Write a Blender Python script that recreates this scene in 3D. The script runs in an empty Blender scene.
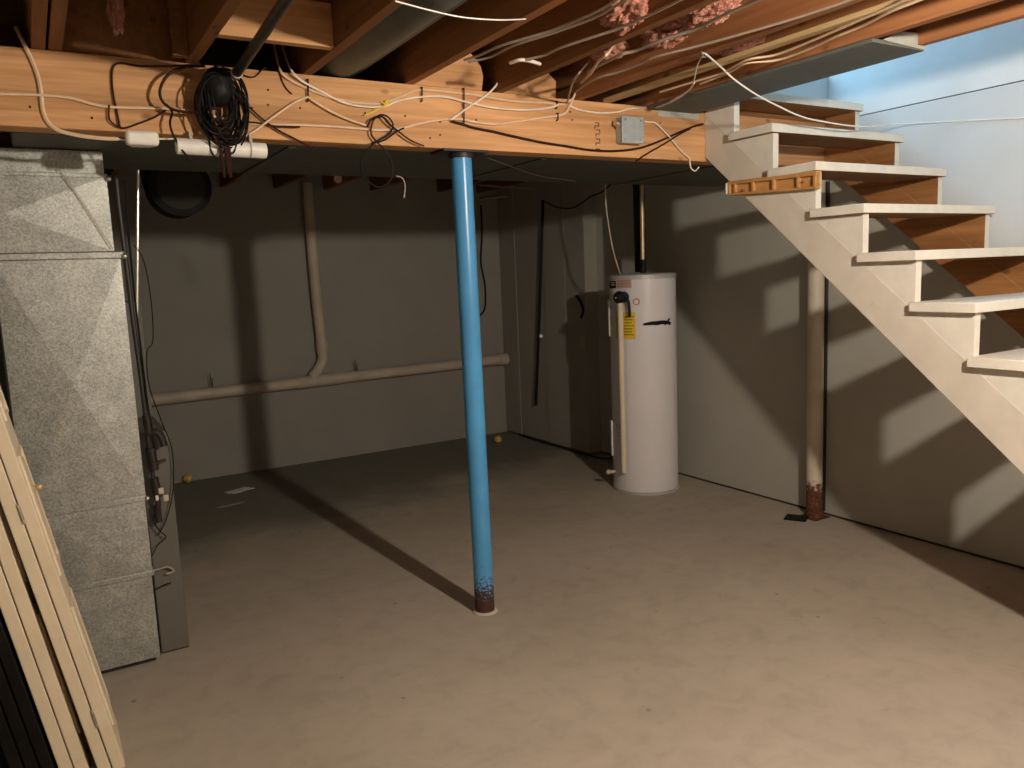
import bpy, math, random
from mathutils import Vector, Matrix, noise
import numpy as np
random.seed(7)
C = bpy.context.scene.collection
sc = bpy.context.scene

# ------------------------------------------------------------------ camera model
CX, CY, F, H = 512, 384, 794.3, 1.5
YAW, PITCH, ROLL = .5375, .1364, -.0407
def cam_axes():
    f = np.array([math.sin(YAW)*math.cos(PITCH), math.cos(YAW)*math.cos(PITCH), -math.sin(PITCH)])
    r0 = np.array([math.cos(YAW), -math.sin(YAW), 0]); u0 = np.cross(r0, f)
    r = math.cos(ROLL)*r0+math.sin(ROLL)*u0; u = -math.sin(ROLL)*r0+math.cos(ROLL)*u0
    return np.stack([r, u, -f], 1)
R = cam_axes()
def on(px, py, ax, val):
    """the point of the plane axis=val seen at pixel (px,py)"""
    d = R@np.array([px-CX, -(py-CY), -F]); o = np.array([0, 0, H]); t = (val-o[ax])/d[ax]
    p = o+t*d
    return Vector((float(p[0]), float(p[1]), float(p[2])))
def onY(pts, y): return [on(a, b, 1, y) for a, b in pts]
def onZ(pts, z): return [on(a, b, 2, z) for a, b in pts]
cam = bpy.data.cameras.new('camera'); cam.sensor_width = 36; cam.lens = F*36/1024
cam.clip_start = .02
co = bpy.data.objects.new('camera', cam); C.objects.link(co)
co.matrix_world = Matrix(((R[0][0], R[0][1], R[0][2], 0), (R[1][0], R[1][1], R[1][2], 0), (R[2][0], R[2][1], R[2][2], H), (0, 0, 0, 1)))
sc.camera = co

# ------------------------------------------------------------------ materials
def nt(name, rough=.6, metal=0., spec=.4):
    m = bpy.data.materials.new(name); m.use_nodes = True
    n = m.node_tree.nodes; b = n['Principled BSDF']
    b.inputs['Roughness'].default_value = rough; b.inputs['Metallic'].default_value = metal
    b.inputs['Specular IOR Level'].default_value = spec
    return m, n, m.node_tree.links, b
def ramp(n, stops):
    r = n.new('ShaderNodeValToRGB'); e = r.color_ramp.elements
    while len(e) < len(stops): e.new(.5)
    for el, (p, c) in zip(e, stops):
        el.position = p; el.color = (*c, 1)
    return r
def pos(n, l, scale=(1, 1, 1)):
    g = n.new('ShaderNodeNewGeometry'); v = n.new('ShaderNodeVectorMath'); v.operation = 'MULTIPLY'
    v.inputs[1].default_value = scale; l.new(g.outputs['Position'], v.inputs[0]); return v.outputs[0]
def tex(n, l, vec, scale, detail=5, rough=.55, dist=0):
    t = n.new('ShaderNodeTexNoise'); t.inputs['Scale'].default_value = scale; t.inputs['Detail'].default_value = detail
    t.inputs['Roughness'].default_value = rough; t.inputs['Distortion'].default_value = dist
    l.new(vec, t.inputs['Vector']); return t.outputs['Fac']
def mix(n, l, fac, a, b, mode='MIX'):
    x = n.new('ShaderNodeMix'); x.data_type = 'RGBA'; x.blend_type = mode
    for s, v in ((x.inputs['Factor'], fac), (x.inputs['A'], a), (x.inputs['B'], b)):
        if isinstance(v, (int, float)): s.default_value = v
        elif isinstance(v, tuple): s.default_value = (*v, 1)
        else: l.new(v, s)
    return x.outputs['Result']
def bump(n, l, b, h, strength=.3, dist=.01):
    k = n.new('ShaderNodeBump'); k.inputs['Strength'].default_value = strength; k.inputs['Distance'].default_value = dist
    l.new(h, k.inputs['Height']); l.new(k.outputs[0], b.inputs['Normal'])
def plain(name, c, rough=.6, metal=0., var=.12, scale=30, spec=.4, bmp=0):
    m, n, l, b = nt(name, rough, metal, spec)
    f = tex(n, l, pos(n, l), scale)
    lo = tuple(x*(1-var) for x in c); hi = tuple(min(1, x*(1+var)) for x in c)
    r = ramp(n, [(.3, lo), (.7, hi)]); l.new(f, r.inputs[0]); l.new(r.outputs[0], b.inputs['Base Color'])
    if bmp: bump(n, l, b, f, bmp, .004)
    return m
def wood(name, dark, light, axis, rough=.7, knots=True):
    m, n, l, b = nt(name, rough, 0, .25)
    s = [38, 38, 38]; s[axis] = 1.6
    f = tex(n, l, pos(n, l, tuple(s)), 1, 6, .6, .6)
    s2 = [7, 7, 7]; s2[axis] = .9
    f2 = tex(n, l, pos(n, l, tuple(s2)), 1, 3, .5, .3)
    r = ramp(n, [(.25, dark), (.75, light)]); l.new(f, r.inputs[0])
    r2 = ramp(n, [(.3, (.66, .62, .57)), (.7, (1.1, 1.08, 1.05))]); l.new(f2, r2.inputs[0])
    col = mix(n, l, 1., r.outputs[0], r2.outputs[0], 'MULTIPLY')
    if knots:
        v = n.new('ShaderNodeTexVoronoi'); v.inputs['Scale'].default_value = 1
        s3 = [9, 9, 9]; s3[axis] = 5
        l.new(pos(n, l, tuple(s3)), v.inputs['Vector'])
        rk = ramp(n, [(.06, (1, 1, 1)), (.14, (0, 0, 0))]); l.new(v.outputs['Distance'], rk.inputs[0])
        dk = tuple(x*.35 for x in dark)
        mm = n.new('ShaderNodeMath'); mm.operation = 'MULTIPLY'; mm.inputs[1].default_value = .75
        l.new(rk.outputs[0], mm.inputs[0])
        col = mix(n, l, mm.outputs[0], col, dk)
    l.new(col, b.inputs['Base Color']); bump(n, l, b, f, .15, .004)
    return m
M = {}
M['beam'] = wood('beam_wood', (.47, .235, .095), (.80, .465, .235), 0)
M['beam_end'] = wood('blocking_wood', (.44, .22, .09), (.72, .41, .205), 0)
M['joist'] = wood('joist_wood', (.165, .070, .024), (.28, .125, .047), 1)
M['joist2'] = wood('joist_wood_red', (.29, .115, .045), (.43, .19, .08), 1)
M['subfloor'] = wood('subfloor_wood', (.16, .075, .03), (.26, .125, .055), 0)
M['furring'] = wood('furring_wood', (.52, .36, .17), (.70, .50, .27), 1)
M['raw'] = wood('raw_stair_wood', (.27, .115, .040), (.46, .22, .082), 1)
M['rawx'] = wood('raw_tread_wood', (.25, .11, .038), (.42, .20, .075), 0)
M['rack'] = wood('rack_wood', (.44, .22, .075), (.62, .34, .13), 1)

def concrete():
    m, n, l, b = nt('painted_concrete_floor', .75, 0, .3)
    p = pos(n, l)
    f = tex(n, l, p, 1.3, 6, .6); f2 = tex(n, l, p, 9, 5, .65, .4); f3 = tex(n, l, p, 60, 3, .6)
    r = ramp(n, [(.25, (.385, .332, .262)), (.75, (.485, .422, .338))]); l.new(f, r.inputs[0])
    r2 = ramp(n, [(.28, (.86, .855, .845)), (.52, (1.01, 1.01, 1.01)), (.75, (1.06, 1.05, 1.04))]); l.new(f2, r2.inputs[0])
    c = mix(n, l, .8, r.outputs[0], r2.outputs[0], 'MULTIPLY')
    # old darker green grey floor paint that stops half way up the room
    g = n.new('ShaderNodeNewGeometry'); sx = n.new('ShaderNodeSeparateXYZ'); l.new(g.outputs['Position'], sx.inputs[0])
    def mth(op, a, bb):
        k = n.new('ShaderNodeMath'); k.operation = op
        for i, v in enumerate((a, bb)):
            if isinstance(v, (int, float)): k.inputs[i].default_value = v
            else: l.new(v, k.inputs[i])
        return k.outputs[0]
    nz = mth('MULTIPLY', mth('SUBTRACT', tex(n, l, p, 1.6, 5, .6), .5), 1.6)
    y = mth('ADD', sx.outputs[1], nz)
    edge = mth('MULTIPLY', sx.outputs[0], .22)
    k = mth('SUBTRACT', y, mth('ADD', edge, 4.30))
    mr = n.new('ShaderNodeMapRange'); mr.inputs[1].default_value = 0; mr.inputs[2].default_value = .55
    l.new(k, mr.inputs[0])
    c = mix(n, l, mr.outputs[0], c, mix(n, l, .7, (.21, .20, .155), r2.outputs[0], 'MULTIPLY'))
    # small dirt specks
    v = n.new('ShaderNodeTexVoronoi'); v.inputs['Scale'].default_value = 5; l.new(p, v.inputs['Vector'])
    rk = ramp(n, [(.035, (1, 1, 1)), (.06, (0, 0, 0))]); l.new(v.outputs['Distance'], rk.inputs[0])
    mm = mth('MULTIPLY', rk.outputs[0], mth('MULTIPLY', f2, .9))
    c = mix(n, l, mm, c, (.10, .085, .065))
    # scuffs
    w = tex(n, l, pos(n, l, (1.5, 6, 1)), 2.2, 7, .7, 1.2)
    rs = ramp(n, [(.60, (0, 0, 0)), (.70, (1, 1, 1))]); l.new(w, rs.inputs[0])
    c = mix(n, l, mth('MULTIPLY', rs.outputs[0], .22), c, (.24, .20, .165))
    l.new(c, b.inputs['Base Color']); bump(n, l, b, f3, .12, .003)
    return m
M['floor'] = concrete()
def wallmat(name, c, var=.06):
    m, n, l, b = nt(name, .8, 0, .25)
    p = pos(n, l); f = tex(n, l, p, 2.2, 6, .6); f2 = tex(n, l, p, 45, 3)
    r = ramp(n, [(.3, tuple(x*(1-var) for x in c)), (.7, tuple(x*(1+var) for x in c))]); l.new(f, r.inputs[0])
    l.new(r.outputs[0], b.inputs['Base Color']); bump(n, l, b, f2, .12, .003)
    return m
M['wall'] = wallmat('painted_wall', (.43, .415, .365))
def stair_daylight_wall():
    m, n, l, b = nt('grey_wall_daylight_tone_above_stairs', .8, 0, .25)
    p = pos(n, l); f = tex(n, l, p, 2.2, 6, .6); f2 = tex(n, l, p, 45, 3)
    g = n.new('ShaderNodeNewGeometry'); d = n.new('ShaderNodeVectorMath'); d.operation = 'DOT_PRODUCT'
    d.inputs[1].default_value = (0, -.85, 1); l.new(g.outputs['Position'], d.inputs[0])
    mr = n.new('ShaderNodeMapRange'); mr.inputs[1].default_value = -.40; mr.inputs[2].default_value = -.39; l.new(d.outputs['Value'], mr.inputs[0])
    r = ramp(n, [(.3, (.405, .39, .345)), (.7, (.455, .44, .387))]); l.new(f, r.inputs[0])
    r2 = ramp(n, [(.3, (.60, .615, .62)), (.7, (.67, .685, .69))]); l.new(f, r2.inputs[0])  # whiter tone above the stair line, daylight put into the wall colour
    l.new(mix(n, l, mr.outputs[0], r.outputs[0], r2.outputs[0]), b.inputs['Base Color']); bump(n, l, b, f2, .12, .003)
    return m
M['wallstair'] = stair_daylight_wall()
M['wallback'] = wallmat('painted_back_wall', (.325, .305, .265))
M['wallfar'] = wallmat('painted_far_wall', (.33, .305, .265))
M['wallwhite'] = wallmat('white_stairwell_wall', (.74, .75, .75), .08)
M['dark'] = plain('dark_gap', (.03, .025, .02), .9)
M['white'] = plain('white_stair_paint', (.72, .68, .60), .55, 0, .07, 14)
def worn():
    m, n, l, b = nt('worn_white_paint', .6, 0, .3)
    p = pos(n, l); f = tex(n, l, p, 6, 5, .6); f2 = tex(n, l, pos(n, l, (14, 5, 14)), 3, 6, .75, 1.5)
    r = ramp(n, [(.3, (.60, .545, .465)), (.7, (.70, .64, .55))]); l.new(f, r.inputs[0])
    rs = ramp(n, [(.66, (0, 0, 0)), (.72, (1, 1, 1))]); l.new(f2, rs.inputs[0])
    mm = n.new('ShaderNodeMath'); mm.operation = 'MULTIPLY'; mm.inputs[1].default_value = .35; l.new(rs.outputs[0], mm.inputs[0])
    l.new(mix(n, l, mm.outputs[0], r.outputs[0], (.34, .26, .19)), b.inputs['Base Color'])
    return m
M['whitestr'] = worn()
M['cream'] = plain('cream_door_paint', (.74, .62, .44), .5, 0, .05, 10)
M['flange'] = plain('light_grey_flange', (.40, .40, .36), .6, .1, .12, 20)
M['greypaint'] = plain('grey_painted_board', (.115, .12, .108), .7, 0, .12, 12)
M['duct'] = plain('dull_dark_duct_metal', (.09, .094, .078), .65, .15, .15, 10)
M['rduct'] = plain('round_duct_metal', (.085, .095, .08), .5, .25, .15, 12)
M['flex'] = plain('black_flexible_duct', (.012, .012, .012), .7, 0, .2, 30, .15)
M['black'] = plain('black_rubber', (.009, .008, .0075), .55, 0, .2, 60, .2)
M['brownc'] = plain('dark_brown_cable', (.035, .011, .007), .6, 0, .2, 60, .15)
M['beige'] = plain('beige_cable', (.72, .52, .34), .5, 0, .08, 40)
M['whitec'] = plain('white_cable', (.80, .70, .58), .5, 0, .08, 40)
M['greyc'] = plain('grey_cable', (.38, .31, .24), .5, 0, .08, 40)
M['plast'] = plain('white_plastic', (.80, .77, .70), .4, 0, .06, 20)
M['metal'] = plain('grey_box_metal', (.42, .46, .47), .45, .4, .1, 25)
M['chrome'] = plain('bright_metal', (.75, .72, .66), .25, .9, .05, 20)
M['copper'] = plain('tan_copper_pipe', (.62, .45, .27), .4, .5, .12, 20)
M['blackiron'] = plain('black_iron_pipe', (.035, .028, .024), .5, .3, .2, 25)
M['heater'] = plain('heater_enamel', (.74, .71, .72), .33, 0, .03, 5, .5)
M['heatertop'] = plain('heater_grey_rim', (.50, .49, .48), .4, .2, .06, 10)
M['yellow'] = plain('yellow_sticker', (.80, .55, .04), .5, 0, .1, 60)
M['red'] = plain('pinkish_red_print', (.55, .18, .16), .6, 0, .1, 80)
M['tan'] = plain('tan_label', (.52, .38, .30), .6, 0, .2, 120)
M['paper'] = plain('paper_scrap', (.80, .80, .76), .8, 0, .06, 30)
M['ball'] = plain('yellow_foam', (.66, .46, .12), .8, 0, .2, 40)
M['pipecream'] = plain('cream_pvc', (.74, .63, .47), .45, 0, .06, 6)
M['pipewhite'] = plain('white_pvc', (.56, .47, .37), .5, 0, .12, 6)
M['shadefill'] = plain('near_black_shade_filler', (.010, .008, .007), .9, 0, .3, 9, .15)
M['cabinet'] = plain('furnace_cabinet_paint', (.13, .118, .10), .6, 0, .08, 6)
M['hinge'] = plain('dull_hinge_metal', (.38, .33, .25), .5, .4, .2, 40)
def galv():
    m, n, l, b = nt('galvanised_sheet', .42, .55, .5)
    p = pos(n, l)
    v = n.new('ShaderNodeTexVoronoi'); v.inputs['Scale'].default_value = 190; l.new(p, v.inputs['Vector'])
    f = tex(n, l, p, 9, 6, .65)
    bw = n.new('ShaderNodeRGBToBW'); l.new(v.outputs['Color'], bw.inputs[0])
    r = ramp(n, [(.15, (.36, .365, .34)), (.85, (.60, .605, .57))]); l.new(bw.outputs[0], r.inputs[0])
    r2 = ramp(n, [(.3, (.74, .74, .72)), (.68, (1.06, 1.06, 1.04))]); l.new(f, r2.inputs[0])
    l.new(mix(n, l, 1., r.outputs[0], r2.outputs[0], 'MULTIPLY'), b.inputs['Base Color'])
    rr = ramp(n, [(.1, (.36,)*3), (.9, (.56,)*3)]); l.new(bw.outputs[0], rr.inputs[0]); l.new(rr.outputs[0], b.inputs['Roughness'])
    bump(n, l, b, bw.outputs[0], .10, .002)
    return m
M['galv'] = galv()
def rusty(name, paint, rust, z0, z1, spots, rough=.4, powr=1., ns=45):
    """paint that gives way to rust near the floor"""
    m, n, l, b = nt(name, rough, 0, .5)
    p = pos(n, l); g = n.new('ShaderNodeNewGeometry'); s = n.new('ShaderNodeSeparateXYZ'); l.new(g.outputs['Position'], s.inputs[0])
    f = tex(n, l, p, ns, 5, .7); f0 = tex(n, l, p, 6, 4)
    mr = n.new('ShaderNodeMapRange'); mr.inputs[1].default_value = z1; mr.inputs[2].default_value = z0
    l.new(s.outputs[2], mr.inputs[0])
    pw = n.new('ShaderNodeMath'); pw.operation = 'POWER'; pw.inputs[1].default_value = powr; l.new(mr.outputs[0], pw.inputs[0])
    a = n.new('ShaderNodeMath'); a.operation = 'MULTIPLY_ADD'; a.inputs[1].default_value = .62
    l.new(pw.outputs[0], a.inputs[0]); l.new(f, a.inputs[2])
    r = ramp(n, [(spots, (0, 0, 0)), (spots+.05, (1, 1, 1))]); l.new(a.outputs[0], r.inputs[0])
    pc = ramp(n, [(.3, tuple(x*.88 for x in paint)), (.7, tuple(x*1.1 for x in paint))]); l.new(f0, pc.inputs[0])
    rc = ramp(n, [(.4, tuple(x*.4 for x in rust)), (.6, rust)]); l.new(f, rc.inputs[0])
    l.new(mix(n, l, r.outputs[0], pc.outputs[0], rc.outputs[0]), b.inputs['Base Color'])
    rr = ramp(n, [(0, (rough,)*3), (1, (.9,)*3)]); l.new(r.outputs[0], rr.inputs[0]); l.new(rr.outputs[0], b.inputs['Roughness'])
    return m
M['bluepost'] = rusty('blue_post_paint', (.075, .31, .60), (.085, .032, .02), .0, .56, .84, .30, 2.0, 95)
M['whitepost'] = rusty('white_post_paint', (.58, .51, .40), (.17, .06, .03), .12, .30, .82, .5)
def pink():
    m, n, l, b = nt('pink_insulation', .98, 0, .03)
    p = pos(n, l); f = tex(n, l, p, 40, 8, .75, .8)
    r = ramp(n, [(.3, (.30, .12, .075)), (.55, (.62, .29, .21)), (.75, (.74, .46, .34))]); l.new(f, r.inputs[0])
    l.new(r.outputs[0], b.inputs['Base Color']); bump(n, l, b, f, .9, .02)
    return m
M['pink'] = pink()

# ------------------------------------------------------------------ mesh helpers
class MB:
    def __init__(s): s.v = []; s.f = []; s.mi = []
    def add(s, vs, fs, mi=0):
        o = len(s.v); s.v += [Vector(p) for p in vs]; s.f += [tuple(i+o for i in f) for f in fs]; s.mi += [mi]*len(fs); return s
    def box(s, x0, x1, y0, y1, z0, z1, mi=0):
        return s.add([(x, y, z) for x in (x0, x1) for y in (y0, y1) for z in (z0, z1)],
                     [(0, 1, 3, 2), (4, 6, 7, 5), (0, 4, 5, 1), (2, 3, 7, 6), (0, 2, 6, 4), (1, 5, 7, 3)], mi)
    def obox(s, c, ax, ay, az, mi=0):
        c = Vector(c); ax, ay, az = Vector(ax), Vector(ay), Vector(az)
        return s.add([c+i*ax+j*ay+k*az for i in (-1, 1) for j in (-1, 1) for k in (-1, 1)],
                     [(0, 1, 3, 2), (4, 6, 7, 5), (0, 4, 5, 1), (2, 3, 7, 6), (0, 2, 6, 4), (1, 5, 7, 3)], mi)
    def prism(s, poly, axis, a0, a1, mi=0):
        """poly in the two other axes (in order), extruded along axis"""
        def P(u, v, a):
            q = [u, v]; q.insert(axis, a); return tuple(q)
        n = len(poly)
        return s.add([P(u, v, a0) for u, v in poly]+[P(u, v, a1) for u, v in poly],
                     [tuple(range(n)), tuple(range(2*n-1, n-1, -1))]+[(i, i+n, (i+1) % n+n, (i+1) % n) for i in range(n)], mi)
    def tube(s, pts, r, n=8, cap=True, smooth=0, closed=False, mi=0):
        pts = [Vector(p) for p in pts]
        if smooth: pts = spline(pts, smooth, closed)
        rs = r if isinstance(r, (list, tuple)) else [r]*len(pts)
        if len(rs) != len(pts): rs = [rs[min(len(rs)-1, int(i*len(rs)/len(pts)))] for i in range(len(pts))]
        N = len(pts); vs = []; prev = None
        for i, p in enumerate(pts):
            a = pts[i-1] if (i or closed) else p; b = pts[(i+1) % N] if (i < N-1 or closed) else p
            t = (b-a)
            t = t.normalized() if t.length > 1e-9 else Vector((0, 0, 1))
            if prev is None:
                u = t.orthogonal().normalized()
            else:
                u = prev-t*prev.dot(t)
                u = u.normalized() if u.length > 1e-6 else t.orthogonal().normalized()
            prev = u; w = t.cross(u)
            for k in range(n):
                an = 2*math.pi*k/n; vs.append(p+(u*math.cos(an)+w*math.sin(an))*rs[i])
        fs = []
        for i in range(N if closed else N-1):
            j = (i+1) % N
            for k in range(n): fs.append((i*n+k, i*n+(k+1) % n, j*n+(k+1) % n, j*n+k))
        if cap and not closed: fs += [tuple(range(n-1, -1, -1)), tuple(range((N-1)*n, N*n))]
        return s.add(vs, fs, mi)
    def cyl(s, a, b, r0, r1=None, n=24, mi=0): return s.tube([a, b], [r0, r0 if r1 is None else r1], n, mi=mi)
    def lathe(s, c, prof, n=40, mi=0):
        """prof [(r,z)...] about the vertical through c"""
        vs = []; m = len(prof)
        for r, z in prof:
            for k in range(n):
                a = 2*math.pi*k/n; vs.append((c[0]+r*math.cos(a), c[1]+r*math.sin(a), c[2]+z))
        fs = [(i*n+k, i*n+(k+1) % n, (i+1)*n+(k+1) % n, (i+1)*n+k) for i in range(m-1) for k in range(n)]
        fs += [tuple(range(n-1, -1, -1)), tuple(range((m-1)*n, m*n))]
        return s.add(vs, fs, mi)
    def ball(s, c, rx, ry=None, rz=None, nu=14, nv=9, nz=0, ns=6, mi=0):
        ry = ry or rx; rz = rz or rx; c = Vector(c); vs = []
        for i in range(nv+1):
            t = math.pi*i/nv
            for k in range(nu):
                a = 2*math.pi*k/nu; d = Vector((math.sin(t)*math.cos(a), math.sin(t)*math.sin(a), math.cos(t)))
                q = 1+(nz*noise.fractal((c+d*.3)*ns, .8, 2, 4) if nz else 0)
                vs.append(c+Vector((d.x*rx, d.y*ry, d.z*rz))*q)
        fs = [(i*nu+k, (i+1)*nu+k, (i+1)*nu+(k+1) % nu, i*nu+(k+1) % nu) for i in range(nv) for k in range(nu)]
        return s.add(vs, fs, mi)
    def cpatch(s, c, r, a0, a1, z0, z1, t=.0012, n=8, mi=0):
        """thin sticker wrapped round a vertical cylinder"""
        vs = []
        for rr in (r, r+t):
            for z in (z0, z1):
                for k in range(n+1):
                    a = a0+(a1-a0)*k/n; vs.append((c[0]+rr*math.cos(a), c[1]+rr*math.sin(a), z))
        q = n+1; fs = []
        for k in range(n):
            fs += [(2*q+k, 2*q+k+1, 3*q+k+1, 3*q+k), (k, q+k, q+k+1, k+1), (k, k+1, 2*q+k+1, 2*q+k), (q+k, 3*q+k, 3*q+k+1, q+k+1)]
        fs += [(0, 2*q, 3*q, q), (n, q+n, 3*q+n, 2*q+n)]
        return s.add(vs, fs, mi)
def spline(p, k=6, closed=False):
    out = []; N = len(p)
    for i in range(N if closed else N-1):
        a = p[i-1] if (i or closed) else p[i]; b = p[i]; c = p[(i+1) % N]; d = p[(i+2) % N] if (i+2 < N or closed) else c
        for j in range(k):
            t = j/k
            out.append(.5*((2*b)+(c-a)*t+(2*a-5*b+4*c-d)*t*t+(3*b-a-3*c+d)*t**3))
    if not closed: out.append(p[-1])
    return out
def root_of(o):
    v = Vector((0, 0, 0))
    while o: v += o.location; o = o.parent
    return v
def obj(name, mb, mats, parent=None, bevel=0, smooth=True, ang=35):
    vs = mb.v
    if parent is None:
        lo = [min(v[i] for v in vs) for i in range(3)]; hi = [max(v[i] for v in vs) for i in range(3)]
        base = Vector(((lo[0]+hi[0])/2, (lo[1]+hi[1])/2, lo[2])); off = base
    else:
        off = root_of(parent); base = Vector((0, 0, 0))
    me = bpy.data.meshes.new(name); me.from_pydata([tuple(v-off) for v in vs], [], mb.f)
    mats = mats if isinstance(mats, (list, tuple)) else [mats]
    for m in mats: me.materials.append(M[m] if isinstance(m, str) else m)
    for p, i in zip(me.polygons, mb.mi): p.material_index = i; p.use_smooth = smooth
    import bmesh
    bm = bmesh.new(); bm.from_mesh(me); bmesh.ops.recalc_face_normals(bm, faces=bm.faces); bm.to_mesh(me); bm.free()
    if smooth: me.set_sharp_from_angle(angle=math.radians(ang))
    o = bpy.data.objects.new(name, me); C.objects.link(o); o.location = base
    if parent: o.parent = parent
    if bevel:
        b = o.modifiers.new('bevel', 'BEVEL'); b.width = bevel; b.segments = 2; b.limit_method = 'ANGLE'; b.angle_limit = math.radians(40)
    return o
def thing(name, label, cat, loc, group=None):
    o = bpy.data.objects.new(name, None); C.objects.link(o); o.location = loc; o.empty_display_size = .1
    o['label'] = label; o['category'] = cat
    if group: o['group'] = group
    return o
def tag(o, label, cat, group=None):
    o['label'] = label; o['category'] = cat
    if group: o['group'] = group
    return o
def struct(name, mb, m, label=None, bevel=0):
    o = obj(name, mb, m, None, bevel); o['kind'] = 'structure'
    if label: o['label'] = label
    return o
def wire(name, pts, r, m, label, cat='cable', group=None, smooth=6, n=6, closed=False):
    return tag(obj(name, MB().tube(pts, r*.78, n, smooth=smooth, closed=closed), m), label, cat, group)

# ------------------------------------------------------------------ dimensions
XW, YB, XL, YN = 3.942, 6.537, -.45, -2.6      # right wall, back wall, left wall, near wall
ZB, ZT = 2.02, 2.2587                           # beam bottom and top (= joist bottom)
ZS = 2.495                                      # underside of subfloor
BY = 2.978                                      # front face of beam
XO = 2.862                                      # left side of the stairwell opening

# ------------------------------------------------------------------ room shell
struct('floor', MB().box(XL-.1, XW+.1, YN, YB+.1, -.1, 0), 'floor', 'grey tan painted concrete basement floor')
struct('wall_back', MB().box(XL, XW+.1, YB, YB+.12, 0, ZS), 'wallback', 'grey painted back wall of the basement')
struct('wall_left', MB().box(XL-.12, XL, YN, YB+.12, 0, ZS), 'wallfar', 'dim left basement wall behind the leaning doors')
struct('wall_near', MB().box(XL-.12, XW+.1, YN-.12, YN, 0, 4.7), 'wallfar')
# right wall: painted panels that stop a finger above the floor
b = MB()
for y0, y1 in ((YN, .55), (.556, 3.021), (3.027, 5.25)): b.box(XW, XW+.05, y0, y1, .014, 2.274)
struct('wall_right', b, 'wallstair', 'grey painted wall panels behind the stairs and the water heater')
struct('trim_1', MB().box(XW+.006, XW+.1, YN, 5.3, 0, .03).box(XW+.012, XW+.08, .3, 3.03, 2.2742, 2.2798), 'dark', 'dark gap along the bottom of the right wall')
# furred-out boarding in the far right corner
b = MB()
for y0, y1 in ((5.20, 5.475), (5.478, 5.80), (5.803, 6.26), (6.263, YB)): b.box(3.815+.012*random.random(), XW+.02, y0, y1, .012, ZS-.001)
struct('wall_right_far', b, 'wallfar', 'boarded far end of the right wall beside the corner', .003)
# stairwell walls above the foundation ledge
struct('wall_stairwell', MB().box(XW+.002, XW+.1, .25, YB+.12, 2.280, 4.7).box(XO, XW+.1, .13, .25, 2.52, 4.7)
       .box(XO-.1, XO, .25, 3.03, 2.53, 4.7), 'wallwhite', 'white stairwell wall lit by bluish daylight')
tag(obj('header_board', MB().box(XO+.01, XW-.001, 3.0, 3.029, ZT+.001, 2.32), 'rawx', None, .002), 'raw brown header board on the beam under the topmost white step', 'board')
struct('wall_stair_end', MB().box(XO+.02, XW+.001, 3.03, 3.06, ZT+.002, 2.53), 'wallwhite', 'patchy white end wall above the top step')
# ceiling = underside of the subfloor
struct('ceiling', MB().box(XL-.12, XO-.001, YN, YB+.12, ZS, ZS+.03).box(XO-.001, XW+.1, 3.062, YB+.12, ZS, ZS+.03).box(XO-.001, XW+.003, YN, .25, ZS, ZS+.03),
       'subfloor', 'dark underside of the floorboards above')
struct('ceiling_upstairs', MB().box(XO-1.2, XW+1.2, -.2, 6.0, 4.7, 4.75), 'wallwhite')

# ------------------------------------------------------------------ beam
beam = thing('wooden_beam', 'long orange brown timber beam carrying the ceiling joists across the room', 'beam', (1.75, BY+.06, ZB))
obj('timber', MB().box(XL+.001, XW-.001, BY, BY+.058, ZB, ZT).box(XL+.001, XW-.001, BY+.060, BY+.115, ZB+.002, ZT), 'beam', beam, .003)
# faded ink grade stamp, running down the face
b = MB()
sp = [(597, 123), (597, 126), (598, 130), (598, 134), (598, 139), (598, 143), (598, 149)]
for i, (x, y) in enumerate(sp):
    c = on(x, y, 1, BY-.0006)
    b.obox(c, (.012, 0, 0), (0, .0005, 0), (0, 0, .0018)); b.obox(c+Vector((-.012 if i % 2 else .010, 0, -.006)), (.0018, 0, 0), (0, .0005, 0), (0, 0, .007))
obj('ink_stamp', b, 'brownc', beam)
for x, y in [(268, 105), (365, 113), (372, 108), (405, 116), (430, 138), (440, 122), (476, 120), (520, 110), (570, 112), (572, 120), (660, 123), (30, 107), (92, 118), (268, 90), (440, 135), (300, 108), (252, 108)]:
    p = on(x, y, 1, BY); obj('nail_head', MB().cyl(p+Vector((0, .002, 0)), p-Vector((0, .003, 0)), .0038, n=8), 'brownc', beam)
# ------------------------------------------------------------------ joists
JX = [(.083, .121, 'left one of the paired ceiling joists above the galvanised duct', 'joist'), (.129, .167, 'right one of the paired ceiling joists above the galvanised duct', 'joist'),
      (.535, .573, 'ceiling joist left of the black iron pipe', 'joist'), (.937, .975, 'ceiling joist directly left of the round grey duct', 'joist'),
      (1.345, 1.383, 'ceiling joist directly right of the round grey duct', 'joist2'), (1.752, 1.790, 'ceiling joist over the blue post', 'joist'),
      (2.160, 2.198, 'ceiling joist left of the pale furring strip', 'joist2')]
for x0, x1, lb, m in JX:
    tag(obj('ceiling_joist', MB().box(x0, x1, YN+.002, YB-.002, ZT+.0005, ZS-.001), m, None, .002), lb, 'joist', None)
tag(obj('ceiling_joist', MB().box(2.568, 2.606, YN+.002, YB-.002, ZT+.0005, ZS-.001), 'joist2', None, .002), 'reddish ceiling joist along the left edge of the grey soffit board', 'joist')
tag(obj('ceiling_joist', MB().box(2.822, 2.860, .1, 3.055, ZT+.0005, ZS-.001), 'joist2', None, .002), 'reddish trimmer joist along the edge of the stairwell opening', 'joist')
for x in (3.2, 3.6):
    tag(obj('ceiling_joist', MB().box(x, x+.038, 3.075, YB-.002, ZT+.0005, ZS-.001), 'joist', None), 'shadowed ceiling joist behind the stairs, '+('nearer the water heater pipes' if x < 3.4 else 'nearest the right wall'), 'joist')
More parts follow.
